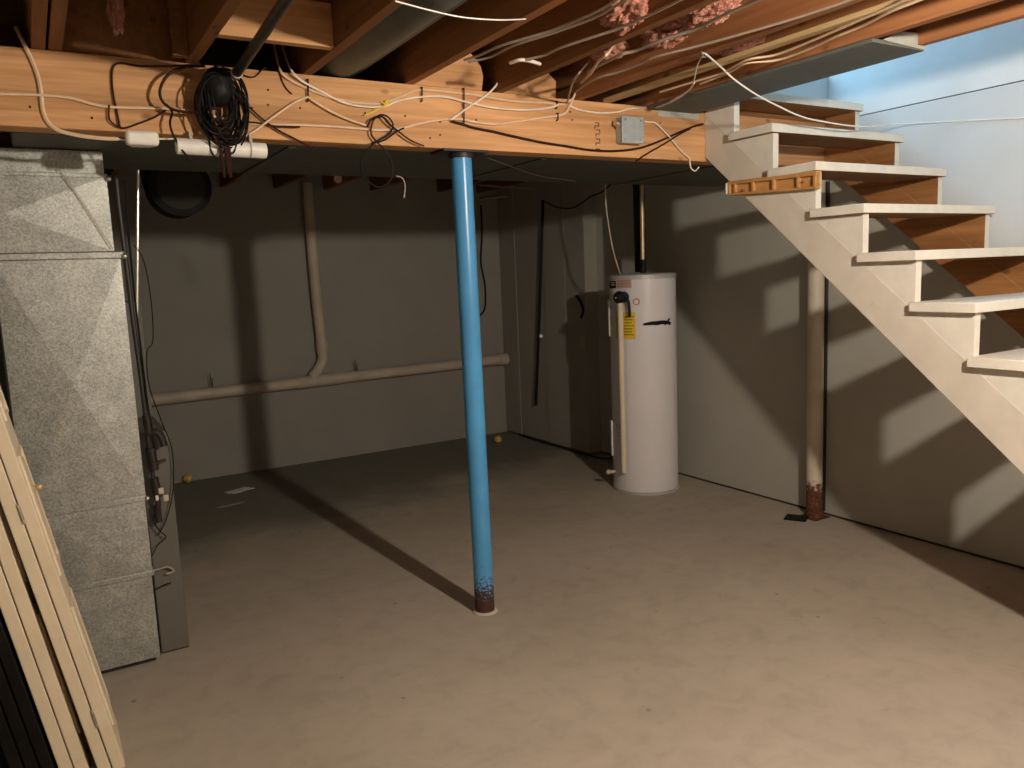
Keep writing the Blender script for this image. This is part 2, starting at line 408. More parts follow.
# pale furring strip beside a joist
tag(obj('furring_strip', MB().box(2.325, 2.362, -1.5, 2.99, ZT+.001, ZT+.02), 'furring', None, .002), 'pale yellow wood strip running along the ceiling above the stairs', 'board')
# blocking between joists
def block(x0, x1, y, z0, z1, m, lb, poly=None):
    mb = MB().prism(poly, 1, y, y+.038) if poly else MB().box(x0, x1, y, y+.038, z0, z1)
    tag(obj('blocking_board', mb, m, None, .002), lb, 'board')
block(1.384, 1.70, BY+.004, ZT+.001, ZS-.002, 'beam_end', 'orange blocking board standing on the beam left of the blue post',
      [(1.384, ZT+.001), (1.69, ZT+.001), (1.70, ZT+.06), (1.69, ZT+.10), (1.62, ZT+.175), (1.55, ZS-.01), (1.384, ZS-.01)])
block(1.791, 2.13, BY+.004, ZT+.001, ZS-.002, 'beam_end', 'orange blocking board standing on the beam right of the blue post',
      [(1.791, ZT+.001), (2.06, ZT+.001), (2.065, ZT+.07), (2.03, ZT+.10), (2.01, ZT+.15), (1.93, ZT+.165), (1.791, ZT+.17)])
block(.574, .936, 2.62, ZT+.002, ZT+.14, 'beam_end', 'blocking board between two joists above the black cable coil')
block(.485, .534, 2.90, ZT+.002, ZS-.02, 'joist', 'short cleat nailed beside a joist above the hanging black cable loop')
block(.168, .534, 2.99, ZT+.002, ZS-.01, 'joist', 'dark rim board on the beam between the left joists')
# ------------------------------------------------------------------ round duct above beam
rd = thing('round_duct', 'round dark grey metal duct running between the ceiling joists', 'duct', (1.085, 2.0, ZT+.004))
obj('pipe', MB().tube([(1.085, YN+.05, ZT+.108), (1.085, 3.6, ZT+.108)], .104, 40), 'rduct', rd)
obj('seam', MB().box(1.150, 1.168, -1, 3.2, ZT+.030, ZT+.036), 'rduct', rd)
for y in (1.62, 3.1): obj('collar', MB().tube([(1.085, y, ZT+.108), (1.085, y+.05, ZT+.108)], .1065, 40), 'rduct', rd)
# trunk duct behind the beam
td = thing('trunk_duct', 'wide flat grey sheet metal duct tucked behind the beam', 'duct', (1.7, 3.5, ZB))
obj('casing', MB().box(.0, 3.935, BY+.119, 3.90, ZB+.001, ZT-.004), 'duct', td, .006)
for x in (.9, 2.05, 3.1): obj('seam', MB().box(x, x+.03, BY+.121, 3.904, ZB-.006, ZB+.002), 'duct', td)
# grey soffit board and flange
sf = thing('soffit_board', 'grey painted board under the joists beside the stairwell opening', 'board', (2.72, 2.4, 2.245))
obj('panel', MB().box(2.572, 2.874, 1.80, BY-.002, ZT-.014, ZT-.0005), 'greypaint', sf, .002)
obj('flange', MB().box(2.640, 2.905, BY-.004, BY-.0008, ZT-.040, ZT-.012), 'flange', sf)
eb = MB().add([(2.62, 1.799, ZT-.004), (2.866, 1.799, ZT-.012), (2.872, 1.799, ZT+.045), (2.72, 1.799, ZT+.036),
               (2.62, 1.793, ZT-.004), (2.866, 1.793, ZT-.012), (2.872, 1.793, ZT+.045), (2.72, 1.793, ZT+.036)],
              [(0, 1, 2, 3), (7, 6, 5, 4), (0, 4, 5, 1), (1, 5, 6, 2), (2, 6, 7, 3), (3, 7, 4, 0)])
obj('end_flap', eb, 'flange', sf)['label'] = 'torn whitish end flap'

# ------------------------------------------------------------------ blue post
base = Vector((1.611, 3.022, 0))
bp = thing('support_post', 'bright blue steel post with rusty foot under the middle of the beam', 'post', base)
top = Vector((1.603, 3.03, ZB-.012))
obj('shaft', MB().cyl(base+Vector((0, 0, .006)), top, .0435, n=40), 'bluepost', bp)
obj('top_plate', MB().box(1.49, 1.70, 2.965, 3.085, ZB-.011, ZB-.001).cyl((top.x, top.y, ZB-.03), (top.x, top.y, ZB-.011), .052, n=32), 'blackiron', bp, .001)
obj('base_ring', MB().lathe(base, [(.056, .0005), (.055, .004), (.049, .007), (.044, .009)], 32), 'pipewhite', bp)
# white post by right wall
wp = thing('support_post', 'off-white round post with rusted foot against the right wall under the stairs', 'post', (3.862, 3.025, 0))
obj('shaft', MB().cyl((3.862, 3.025, .004), (3.862, 3.035, ZB-.01), .046, n=36), 'whitepost', wp)
obj('base_plate', MB().box(3.79, 3.93, 2.96, 3.09, .0005, .004), 'whitepost', wp)
obj('top_plate', MB().box(3.80, 3.93, 2.99, 3.09, ZB-.0105, ZB-.001), 'blackiron', wp)
tag(obj('conduit', MB().cyl((3.925, 3.008, .03), (3.925, 3.008, 1.95), .010, n=10), 'blackiron'), 'thin dark conduit right beside the off-white post', 'pipe')

# ------------------------------------------------------------------ staircase
RUN, RISE, XS = .233, .198, 2.945
T0Y, T0Z = 2.763, 2.323
st = thing('staircase', 'white painted open wooden stairs with raw brown undersides along the right wall', 'stairs', (3.42, 1.6, 0))
NT = 12
low = lambda y: 1.645+.85*(y-2.51)
seam = lambda y: T0Z-RISE-.038+.85*(y-(T0Y+.03))
for side, (x0, x1) in (('l', (XS, XS+.038)), ('r', (3.847, 3.885))):
    ytop = BY-.003
    poly = [(.575, .001), (ytop, low(ytop)), (ytop, seam(ytop)), (.575-.195/.85-.02, .001)]
    b = MB().prism(poly, 0, x0, x1)
    # inner faces keep the bare wood
    inner = 1 if side == 'l' else 0
    b.mi = [1 if (i == inner) else 0 for i in range(len(b.f))]
    obj('stringer', b, ['whitestr', 'raw'], st, .0015)
    for k in range(NT):
        yf = T0Y-RUN*k+.022; zt = T0Z-RISE*k-.0385
        yb = (zt-seam(0))/.85
        if yf > 2.95: continue
        zb = max(seam(yf)+.0008, .001)
        poly = [(yf, zb), (min(yb, BY-.004), zt-.0012 if yb < BY else seam(BY-.004)), (min(yb, BY-.004), zt), (yf, zt)]
        if k == 0: poly = [(yf, zb), (BY-.004, seam(BY-.004)+.001), (BY-.004, T0Z-.0385), (yf, T0Z-.0385)]
        b = MB().prism(poly, 0, x0+.001, x1-.001)
        b.mi = [1 if (i == inner) else 0 for i in range(len(b.f))]
        obj('step_block', b, ['white', 'raw'], st, .001)
for k in range(NT):
    y = T0Y-RUN*k; z = T0Z-RISE*k
    xl = XS-.030+random.uniform(-.003, .003) if k else XO+.012
    xr = 3.886+random.uniform(-.006, .004)
    jj = random.uniform(-.003, .003)
    b = MB().box(xl, xr, y+jj, y+(.262 if k else .232), z-.038, z)
    b.mi = [1 if i == 4 else 0 for i in range(6)]
    obj('tread', b, ['white', 'rawx'], st, .003)
# peeled plaster edge by the ledge
# grooved raw wood rack fixed to the stringer
rk = thing('wooden_rack', 'small raw wood strip with four grooves fixed to the side of the stairs', 'rack', (2.92, 2.55, 1.82))
y0, y1 = 2.293, 2.80
def zr(y): return 1.812+(y-2.295)*.045
b = MB().prism([(y0, zr(y0)), (y1, zr(y1)), (y1, zr(y1)+.066), (y0, zr(y0)+.076)], 0, 2.930, 2.9445)
obj('back_board', b, 'rack', rk, .001)
b = MB().prism([(y0, zr(y0)), (y1, zr(y1)), (y1, zr(y1)+.012), (y0, zr(y0)+.012)], 0, 2.915, 2.930)
obj('rail', b, 'rack', rk, .002)
b = MB().prism([(y0, zr(y0)+.056), (y1, zr(y1)+.050), (y1, zr(y1)+.066), (y0, zr(y0)+.075)], 0, 2.915, 2.930)
obj('rail', b, 'rack', rk, .002)
for yy in (y0+.004, y0+.09, y0+.225, y0+.345, y0+.455, y1-.016):
    obj('divider', MB().box(2.914, 2.930, yy, yy+.014, zr(yy)+.010, zr(yy)+.058), 'rack', rk, .002)
obj('nail', MB().cyl((2.93, 2.70, zr(2.7)+.02), (2.905, 2.70, zr(2.7)+.02), .004, n=8), 'chrome', rk)
obj('nail', MB().cyl((2.93, 2.36, zr(2.36)+.035), (2.907, 2.36, zr(2.36)+.035), .003, n=8), 'chrome', rk)
obj('end_cap', MB().box(2.912, 2.932, y1, y1+.012, zr(y1)+.008, zr(y1)+.06), 'plast', rk, .004)['label'] = 'pale worn end'

# ------------------------------------------------------------------ water heater
hc = Vector((3.535, 4.165, 0)); hr = .222
wh = thing('water_heater', 'tall white electric water heater tank standing by the right wall', 'water heater', hc)
HT = 1.472
obj('tank', MB().lathe(hc, [(hr-.008, .012), (hr, .02), (hr, HT-.05), (hr, HT-.03)], 72), 'heater', wh)
obj('top_cap', MB().lathe(hc, [(hr+.003, HT-.034), (hr+.004, HT-.008), (hr-.006, HT), (.05, HT+.006)], 72), 'heatertop', wh)
obj('base_ring', MB().lathe(hc, [(hr+.006, .0005), (hr+.005, .012), (hr-.01, .018)], 72), 'heatertop', wh)
vd = math.atan2(-hc.y, -hc.x)
def ha(px): return vd+math.asin(max(-.999, min(.999, (px-644.5)/33.8)))
def hz(py): return on(644.5, py, 1, 3.985).z
def hp(px, py, off=0):
    a = ha(px); return Vector((hc.x+(hr+off)*math.cos(a), hc.y+(hr+off)*math.sin(a), hz(py)))
def patch(name, pa, pb, ya, yb, m, t=.0012, parent=wh):
    return obj(name, MB().cpatch(hc, hr+.0003, ha(pa), ha(pb), hz(yb), hz(ya), t), m, parent)
patch('warning_sticker', 617.5, 637, 312, 339, 'yellow')
b = MB()
for i in range(7): b.cpatch(hc, hr+.0016, ha(626), ha(635.5-(i % 3)), hz(317+i*3), hz(316.3+i*3), .0006)
obj('sticker_print', b, 'brownc', wh)
patch('maker_label', 611.5, 618.5, 280, 287.5, 'black')
b = MB(); b.cpatch(hc, hr+.0016, ha(613.5), ha(617.3), hz(284.5), hz(283.4), .0006); b.cpatch(hc, hr+.0016, ha(613), ha(617), hz(282.2), hz(281.5), .0006)
obj('label_print', b, 'plast', wh)
patch('rating_label', 619, 634, 278.5, 287.5, 'tan')
b = MB()
for i in range(3): b.cpatch(hc, hr+.0016, ha(620), ha(633-i), hz(280.7+i*2.6), hz(279.7+i*2.6), .0006)
obj('label_print', b, 'red', wh)
# round seal
b = MB(); c0 = hp(638.5, 301.5, .0012); ca = ha(638.5); tu = Vector((-math.sin(ca), math.cos(ca), 0)); nu = Vector((math.cos(ca), math.sin(ca), 0))
b.cyl(c0-nu*.001, c0+nu*.0012, .023, n=28); obj('round_sticker', b, 'red', wh)
b = MB(); b.cyl(c0+nu*.001, c0+nu*.0018, .015, n=24); obj('round_sticker_middle', b, 'plast', wh)
# hand-drawn black arrow
b = MB(); b.tube([hp(x, y, .001) for x, y in [(644.5, 324.5), (649, 324), (653, 323.6), (658, 323.8), (663, 323.2), (668, 323.8), (671, 324.6)]], [.006, .010, .012, .014, .013, .013, .009], 8)
b.tube([hp(665.5, 326, .001), hp(668, 323.8, .001), hp(670.5, 320, .001)], .006, 6); b.tube([hp(667, 323.6, .001), hp(671, 326, .001)], .007, 6)
obj('marker_arrow', b, 'black', wh)
b = MB()
for seg in ([(616.6, 426), (615.6, 428), (617, 430), (616, 432.5)], [(618.4, 432.5), (618.6, 426.5), (621, 432), (621.2, 426)], [(616.5, 435), (621, 436)], [(617, 438), (621, 440)]):
    b.tube([hp(x, y, .0008) for x, y in seg], .0014, 5)
obj('marker_scribble', b, 'brownc', wh)
# element covers on the left flank
for ya, yb in ((300, 337), (425, 462)):
    a = vd-math.pi*.5+.06
    b = MB().cpatch(hc, hr+.0005, a-.17, a+.22, hz(yb), hz(ya), .014)
    obj('element_cover', b, 'plast', wh, .003)
# relief valve + discharge pipe
a = ha(626.5); nv = Vector((math.cos(a), math.sin(a), 0)); tv = Vector((-math.sin(a), math.cos(a), 0))
pv = hp(626.5, 296.5)
obj('relief_valve', MB().cyl(pv-nv*.004, pv+nv*.055, .036, n=20).ball(pv+nv*.055, .042).tube([pv+nv*.035+tv*-.01, pv+nv*.04+tv*.03, pv+nv*.035+tv*.055+Vector((0, 0, -.03)), pv+nv*.03+tv*.06+Vector((0, 0, -.125))], .010, 8, smooth=4), 'black', wh)
obj('valve_button', MB().ball(pv+nv*.098, .008), 'chrome', wh)
pd = pv+nv*.055+tv*.004
pz = hz(473)
obj('discharge_pipe', MB().cyl((pd.x, pd.y, pv.z-.015), (pd.x+.008, pd.y+.006, pz), .0185, n=16), M['pipecream'], wh)
a = vd-1.2; dv = Vector((math.cos(a), math.sin(a), 0)); q = hc+dv*hr+Vector((0, 0, .13))
obj('drain_valve', MB().cyl(q-dv*.004, q+dv*.04, .012, n=12).ball(q+dv*.05, .018), 'pipewhite', wh)
# pipes at the top
pp = on(643, 270, 1, 4.14)
cpx, cpy = pp.x+.0, 4.14
cp = thing('water_pipe', 'tan copper pipe rising from the top of the white tank', 'pipe', (cpx, cpy, HT+.006))
obj('riser', MB().cyl((cpx, cpy, HT+.09), (cpx+.004, cpy, ZS-.01), .0145, n=16), 'copper', cp)
obj('fitting', MB().cyl((cpx, cpy, HT+.006), (cpx, cpy, HT+.095), .020, n=16).cyl((cpx, cpy, HT+.05), (cpx, cpy, HT+.07), .025, n=6), 'black', cp)
bpx = on(637.5, 270, 1, 4.25).x
tag(obj('water_pipe', MB().cyl((bpx+.02, 4.24, HT+.012), (bpx+.012, 4.24, ZS-.01), .040, n=20), 'black'), 'thick black insulated pipe rising behind the copper pipe on the white tank', 'pipe')
wire('power_cable', [on(605, 181, 1, 4.25), on(606, 205, 1, 4.25), on(609, 228, 1, 4.24), on(612, 245, 1, 4.22), on(616, 261, 1, 4.2), Vector((hc.x-.13, hc.y+.07, HT+.005))], .006, 'pipewhite',
     'pale flexible cable hanging from the ceiling down to the top of the white tank')

# ------------------------------------------------------------------ furnace duct at left
fd = thing('return_duct', 'tall galvanised sheet metal duct standing at the left under the beam', 'duct', (.115, 3.6, 0))
def crossbox(name, x0, x1, y0, y1, z0, z1, d=.010):
    b = MB(); cxm, czm = (x0+x1)/2, (z0+z1)/2
    vs = [(x0, y0, z0), (x1, y0, z0), (x1, y0, z1), (x0, y0, z1), (cxm, y0-d, czm), (x0, y1, z0), (x1, y1, z0), (x1, y1, z1), (x0, y1, z1), (x1+d, (y0+y1)/2, czm), (x0-d, (y0+y1)/2, czm)]
    b.add(vs, [(0, 1, 4), (1, 2, 4), (2, 3, 4), (3, 0, 4), (1, 6, 9), (6, 7, 9), (7, 2, 9), (2, 1, 9), (0, 3, 10), (3, 8, 10), (8, 5, 10), (5, 0, 10), (5, 8, 7, 6), (3, 2, 7, 8), (0, 5, 6, 1)])
    return obj(name, b, 'galv', fd, .0, True, 1)
FY = 3.385
crossbox('bottom_section', -.10, .300, FY, 3.90, .022, .374)
crossbox('lower_section', -.10, .304, FY, 3.90, .378, .682)
crossbox('main_section', -.10, .308, FY, 3.90, .686, 1.622, .016)
crossbox('upper_section', -.40, .290, FY, 3.90, 1.650, 1.925, .014)
crossbox('collar_section', -.40, .284, FY+.004, 3.90, 1.928, ZB-.004, .002)
obj('plinth', MB().box(-.06, .285, FY+.02, 3.88, 0, .022), 'dark', fd)
for z, h in ((.375, .011), (.683, .011)):
    obj('seam_cleat', MB().box(-.102, .310, FY-.006, 3.90, z-h, z+h), 'galv', fd, .003)
obj('seam_flange', MB().box(-.40, .322, FY-.012, 3.91, 1.622, 1.648), 'galv', fd, .004)
obj('seam_flange', MB().box(-.40, .292, FY-.006, 3.91, 1.920, 1.934), 'galv', fd, .002)
obj('knob', MB().ball((.296, FY-.010, 1.917), .011), 'chrome', fd); obj('knob', MB().ball((.322, FY-.012, 1.630), .012), 'chrome', fd)
obj('knob', MB().ball((.312, FY-.006, .683), .010), 'chrome', fd)
wire('thin_wire', [on(x, y, 1, FY-.016) for x, y in [(58, 168), (76, 193), (94, 220), (113, 249)]], .0022, 'copper', 'thin tan wire hanging down the front of the metal duct', 'wire')
obj_c = thing('furnace', 'dull grey furnace cabinet standing behind the galvanised duct', 'furnace', (.2, 3.9, 0))
obj('cabinet', MB().box(-.40, .42, 3.91, 4.5, .02, 1.45).box(.312, .42, 3.45, 3.905, .004, .93), 'cabinet', obj_c, .004)
obj('foot_rail', MB().box(.314, .418, 3.452, 4.45, 0, .02), 'dark', obj_c)

# pipes, conduit and wiring beside the duct
tag(obj('conduit', MB().cyl(on(138, 170, 1, 3.62), on(137, 318, 1, 3.62), .007, n=12), 'chrome'), 'thin bright conduit hanging beside the galvanised duct', 'pipe')
gp = thing('gas_pipe', 'black iron gas pipe with valves running down beside the galvanised duct', 'pipe', on(150, 470, 1, 3.42))
path = onY([(116, 178), (120, 215), (127, 270), (133, 320), (140, 370), (146, 420), (152, 470), (158, 505)], 3.41)
obj('riser', MB().tube(path, .009, 10, smooth=5), 'blackiron', gp)
for (x0, yy0, x1, yy1, r) in ((146, 415, 149, 432, .016), (150, 448, 154, 470, .019), (154, 478, 158, 497, .017), (157, 505, 159, 522, .013)):
    obj('fitting', MB().cyl(on(x0, yy0, 1, 3.41), on(x1, yy1, 1, 3.41), r, n=12), 'blackiron', gp)
obj('elbow', MB().tube([on(148, 434, 1, 3.41), on(156, 432, 1, 3.40), on(161, 437, 1, 3.40), on(164, 446, 1, 3.40)], .013, 10, smooth=4), 'blackiron', gp)
obj('valve_handle', MB().obox(on(160, 462, 1, 3.40), (.022, 0, .006), (0, .006, 0), (-.002, 0, .006)), 'blackiron', gp, .002)
for x, y in ((161, 491), (166, 498)):
    obj('valve_tag', MB().obox(on(x, y, 1, 3.395), (.010, 0, 0), (0, .003, 0), (0, 0, .013)), 'pipewhite', gp, .003)['label'] = 'small white valve tag'
obj('valve_tag', MB().obox(on(157, 498, 1, 3.395), (.006, 0, 0), (0, .003, 0), (0, 0, .011)), 'plast', gp, .003)
wire('black_cable', onY([(124, 180), (128, 230), (135, 300), (141, 350), (147, 400), (152, 430), (156, 462)], 3.40), .005, 'black', 'black cable running down just right of the gas pipe')
wire('thin_wire', onY([(134, 245), (144, 262), (151, 300), (153, 340), (147, 352), (149, 385), (161, 420), (172, 450), (173, 490), (166, 520), (158, 535)], 3.43), .0028, 'black', 'thin black wire looping outward beside the gas pipe', 'wire')
wire('thin_wire', onY([(158, 508), (153, 520), (160, 531), (166, 537), (158, 545), (152, 556)], 3.42), .003, 'black', 'short curly black wire below the gas valves', 'wire')
wire('cable_end', onY([(152, 571), (160, 569), (168, 567), (174, 571), (166, 574)], 3.43), .005, 'greyc', 'short grey cable end sticking out low beside the galvanised duct', 'cable')
wire('thin_wire', onY([(155, 590), (164, 585), (171, 583)], 3.43), .004, 'black', 'short black wire stub lowest beside the galvanised duct', 'wire')
# dark round duct elbow beyond
fx = on(178, 192, 1, 4.6); 
ed = thing('duct_elbow', 'black round duct elbow hanging in the dark behind the beam at left', 'duct', (fx.x, 4.6, fx.z-.2))
pts = [Vector((fx.x, 4.5, fx.z+.02)), Vector((fx.x, 4.62, fx.z+.02)), Vector((fx.x, 4.76, fx.z+.05)), Vector((fx.x, 4.85, fx.z+.14)), Vector((fx.x, 4.87, fx.z+.26)), Vector((fx.x, 4.87, ZT-.005))]
obj('bend', MB().tube(pts, .145, 32, smooth=5), 'flex', ed)
for y in (4.51, 4.56, 4.61, 4.66): obj('collar', MB().tube([(fx.x, y-.008, fx.z+.02), (fx.x, y+.008, fx.z+.02)], .155, 32), 'flex', ed)
obj('mouth', MB().tube([(fx.x, 4.494, fx.z+.02), (fx.x, 4.4975, fx.z+.02)], .12, 32), 'dark', ed)

# ------------------------------------------------------------------ leaning bifold doors
def door_pair(xr, y0, y1, tilt, label, loc):
    d = thing('bifold_door', label, 'door', loc)
    u = Vector((math.cos(tilt), 0, math.sin(tilt)))      # thickness direction
    w = Vector((-math.sin(tilt), 0, math.cos(tilt)))     # up along the door
    v = Vector((0, 1, 0)); T, Ht, W = .0355, 1.93, y1-y0
    for k in range(2):
        o = Vector((xr, y0, .002))-u*(T*(k+1)+.003*k)
        o.z += 0.0
        b = MB().obox(o+u*T/2+v*W/2+w*Ht/2, u*T/2, v*W/2, w*Ht/2)
        pn = obj('leaf', b, 'cream', d, .003)
        if k == 0:
            # moulded panels on the outer face
            for a0, a1 in ((.13, .54), (.66, 1.04), (1.16, 1.80)):
                c0, c1 = .055, W-.055
                f0 = o+u*T
                for (p, q) in (((c0, a0), (c1, a0)), ((c0, a1), (c1, a1)), ((c0, a0), (c0, a1)), ((c1, a0), (c1, a1))):
                    A = f0+v*p[0]+w*p[1]; B = f0+v*q[0]+w*q[1]
                    obj('moulding', MB().tube([A, B], .007, 8), 'cream', pn)
                b = MB(); g = .028
                b.obox(f0+v*(c0+c1)/2+w*(a0+a1)/2+u*.001, u*.004, v*((c1-c0)/2-g), w*((a1-a0)/2-g))
                obj('raised_panel', b, 'cream', pn, .004)
    hb = Vector((xr, y0, 0))-u*(T+.0015)
    for s in ((.17, .86, 1.7) if xr > .05 else ()):
        obj('hinge', MB().tube([hb+w*s-v*.002, hb+w*(s+.06)-v*.002], .0032, 8).obox(hb+w*(s+.03)-v*.0005, u*.005, v*.0008, w*.02), 'hinge', d)
    return d
D1 = door_pair(.104, 2.665, 2.975, math.radians(10.2), 'cream panelled bifold door leaning at left, nearer the middle of the room', (.06, 2.82, 0))
D2 = door_pair(.104-.0735/math.cos(.178)-.022, 2.672, 2.98, math.radians(9.7), 'cream bifold door leaning behind the other one, its folded edges facing out', (-.04, 2.82, 0))
kp = on(39, 487, 1, 2.83)
obj('knob', MB().cyl(Vector((kp.x-.025, 2.83, kp.z)), kp, .006, n=10).ball(kp, .012), 'copper', D1)

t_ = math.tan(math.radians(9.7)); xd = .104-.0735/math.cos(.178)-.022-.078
db = thing('shade_filler_board', 'added near-black boards filling the dark area behind the leaning cream doors, at lower left', 'board', (xd-.1, 2.85, 0))
for k in range(5):  # made-up boards, added near-black to keep this unseen corner dark
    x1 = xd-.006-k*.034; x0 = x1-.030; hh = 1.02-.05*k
    obj('plank', MB().prism([(x0, .001), (x1, .001), (x1-hh*t_, hh), (x0-hh*t_, hh)], 1, 2.655-.012*(k % 3), 3.05), 'shadefill', db, .002)
# ------------------------------------------------------------------ drain pipe on the back wall
dp = thing('drain_pipe', 'white plastic drain pipe running along the back wall with a riser', 'pipe', (2.0, YB-.05, .62))
YD = YB-.060
obj('main_run', MB().tube([(.30, YD, .672), (2.05, YD, .693), (3.80, YD, .712)], .046, 20), 'pipewhite', dp)
obj('riser', MB().tube([(2.01, YD, 2.30), (2.015, YD, 1.5), (2.035, YD, .93), (2.03, YD, .86), (1.99, YD, .79), (1.93, YD, .725)], .043, 18, smooth=4), 'pipewhite', dp)
obj('coupling', MB().cyl((2.034, YD, 1.02), (2.037, YD, .93), .050, n=20), 'pipewhite', dp)
obj('coupling', MB().tube([(1.80, YD, .690), (2.17, YD, .695)], .051, 20), 'pipewhite', dp)
obj('coupling', MB().tube([(3.72, YD, .711), (3.81, YD, .712)], .056, 20), 'pipewhite', dp)
for x in (1.14, 2.32, 3.5):
    obj('strap', MB().cyl((x, YD-.012, .725), (x-.012, YD-.010, .835), .0035, n=6).cyl((x, YD-.012, .725), (x+.006, YD-.010, .80), .003, n=6), 'blackiron', dp)
# hanging bits near the far right corner
yz = 3.80
def fw(pts, x=3.80): return [on(a, b_, 0, x) for a, b_ in pts]
tag(obj('conduit', MB().tube(fw([(543, 200), (540, 300), (536, 405)], 3.79), .012, 10), 'black'), 'long black conduit down the boarded corner wall', 'pipe')
wire('black_cable', fw([(545, 202), (560, 208), (575, 207), (590, 197), (602, 192), (614, 181)], 3.78), .008, 'black', 'black cable sagging from the corner conduit toward the white tank')
tag(obj('wall_outlet', MB().obox(on(583, 342, 0, 3.808), (.004, 0, 0), (0, .035, 0), (0, 0, .055)), 'greyc', None, .003), 'small pale outlet plate on the boarded wall left of the tank', 'outlet')
tag(obj('pipe_stub', MB().cyl(fw([(541, 336)], 3.80)[0], fw([(541, 336)], 3.76)[0], .016, n=12), 'plast'), 'small white pipe stub on the corner wall beside the black conduit', 'pipe')
wire('black_cable', fw([(576, 296), (580, 301), (583, 310), (581, 318)], 3.79), .014, 'black', 'stubby black plug hanging on the boarded wall above the outlet plate')
wire('black_cable', [Vector((3.79, 6.27, .02)), Vector((3.78, 6.0, .012)), Vector((3.78, 5.6, .012)), Vector((3.77, 5.3, .012)), Vector((3.80, 5.0, .012)), Vector((3.78, 4.85, .06)), Vector((3.80, 4.85, .2))], .009, 'black', 'black cord lying along the foot of the boarded corner wall')
wire('black_cable', [on(481, 205, 1, YB-.02), on(482, 235, 1, YB-.02), on(481, 262, 1, YB-.02), on(485, 285, 1, YB-.02), on(485, 308, 1, YB-.02), on(478, 317, 1, YB-.02)], .010, 'black', 'black cable hanging down the back wall just right of the blue post')

# ------------------------------------------------------------------ cables on the beam
def bw(pts, d=.006): return onY(pts, BY-d)
wire('beige_cable', [on(16, 28, 1, BY+.10), on(20, 36, 1, BY+.03)]+bw([(24.5, 45), (31, 58), (38, 76), (41, 92), (43, 110), (48, 122), (58, 130), (76, 135), (98, 138), (118, 139)]), .0085, 'beige', 'thick beige cable coming down over the left end of the beam')
wire('beige_cable', bw([(-40, 94), (0, 94), (40, 95), (70, 98), (92, 104), (110, 107), (140, 108), (172, 109), (200, 113), (225, 119), (256, 124), (300, 125), (340, 127), (378, 130), (398, 129), (418, 124), (440, 120), (460, 119)], .008), .0062, 'beige', 'long beige cable stapled along the lower half of the beam')
wire('beige_cable', [on(274, 40, 1, 3.2), on(275, 50, 1, 3.1)]+bw([(280, 70), (290, 80), (306, 88), (326, 96), (351, 102), (376, 104), (392, 100), (408, 93), (421, 90), (446, 92), (473, 95), (512, 101), (545, 103), (563, 104), (572, 99)], .007), .0058, 'beige', 'uppermost of the two beige cables tied together along the beam')
wire('beige_cable', [on(281, 40, 1, 3.2), on(284, 52, 1, 3.1)]+bw([(291, 70), (302, 81), (320, 91), (345, 103), (370, 107), (385, 106), (398, 101), (421, 97), (446, 97), (470, 103), (495, 108), (525, 110), (548, 108), (558, 105)], .014), .0055, 'whitec', 'lower pale cable of the tied pair along the beam')
wire('beige_cable', bw([(308, 97), (318, 104), (332, 112), (350, 120), (368, 126)], .016), .0055, 'beige', 'beige cable slanting down rightward from the first black tie')
wire('beige_cable', bw([(308, 97), (297, 101), (283, 110), (268, 121), (256, 130), (244, 137)], .018), .0052, 'beige', 'beige cable slanting down leftward from the first black tie')
wire('beige_cable', bw([(450, 120), (459, 114), (470, 106), (484, 97), (494, 88), (500, 79), (505, 70)], .016)+[on(508, 62, 1, BY+.03), on(511, 50, 1, BY+.2)], .0055, 'whitec', 'pale cable climbing from the beam into the joists above the blue post')
wire('beige_cable', bw([(460, 119), (480, 123), (500, 124), (520, 121), (540, 118), (556, 116), (565, 113), (570, 105), (574, 96), (580, 84)], .008)+onZ([(590, 74), (598, 62), (607, 54)], ZT-.012)+[on(614, 45, 2, ZT+.10)], .007, 'beige', 'thick beige cable turning up from the beam right of the blue post')
wire('beige_cable', bw([(570, 106), (580, 110), (600, 113), (618, 112), (628, 109), (640, 108), (652, 108)], .007)+onZ([(666, 104), (680, 97), (690, 89), (694, 83)], ZT-.03), .005, 'whitec', 'pale cable along the top of the beam above the grey junction box')
wire('brown_cable', bw([(451, 121), (462, 124), (475, 128), (495, 132), (512, 136), (540, 142), (565, 146), (590, 150), (615, 151), (640, 148), (660, 141), (680, 132), (695, 126), (703, 124)], .010), .0065, 'brownc', 'dark brown cable sagging along the beam below the grey junction box')
wire('brown_cable', bw([(636, 161), (650, 152), (664, 144), (680, 134), (690, 129)], .020), .0055, 'brownc', 'short dark brown cable rising to the right end of the beam')
wire('white_cable', bw([(641, 121), (648, 122), (655, 123), (662, 129), (672, 140), (682, 152), (689, 158), (690, 163), (691, 168), (695, 171), (699, 167)], .012), .0045, 'whitec', 'white cable with hooked end leaving the grey junction box')
wire('black_cable', bw([(376, 141), (366, 152), (361, 164), (364, 177), (373, 185), (381, 187), (390, 181), (393, 170), (390, 158), (383, 148), (376, 141), (371, 133), (373, 121), (380, 115), (388, 117), (393, 125), (389, 134), (379, 140), (371, 144)], .022), .0045, 'black', 'black cable tied in a hanging loop below the beam')
wire('black_cable', bw([(367, 127), (372, 119), (382, 117), (388, 123), (398, 131), (410, 140), (424, 146)], .024), .0045, 'black', 'black cable tail crossing the beam beside the hanging loop')
wire('black_cable', bw([(372, 143), (385, 140), (396, 132), (404, 128)], .026), .004, 'black', 'short black cable end beside the hanging loop')
wire('thin_wire', [on(396, 176, 1, 3.2), on(402, 178, 1, 3.2), on(405, 185, 1, 3.2), on(404, 198, 1, 3.2)], .004, 'greyc', 'short grey wire dangling right of the hanging black loop', 'wire')
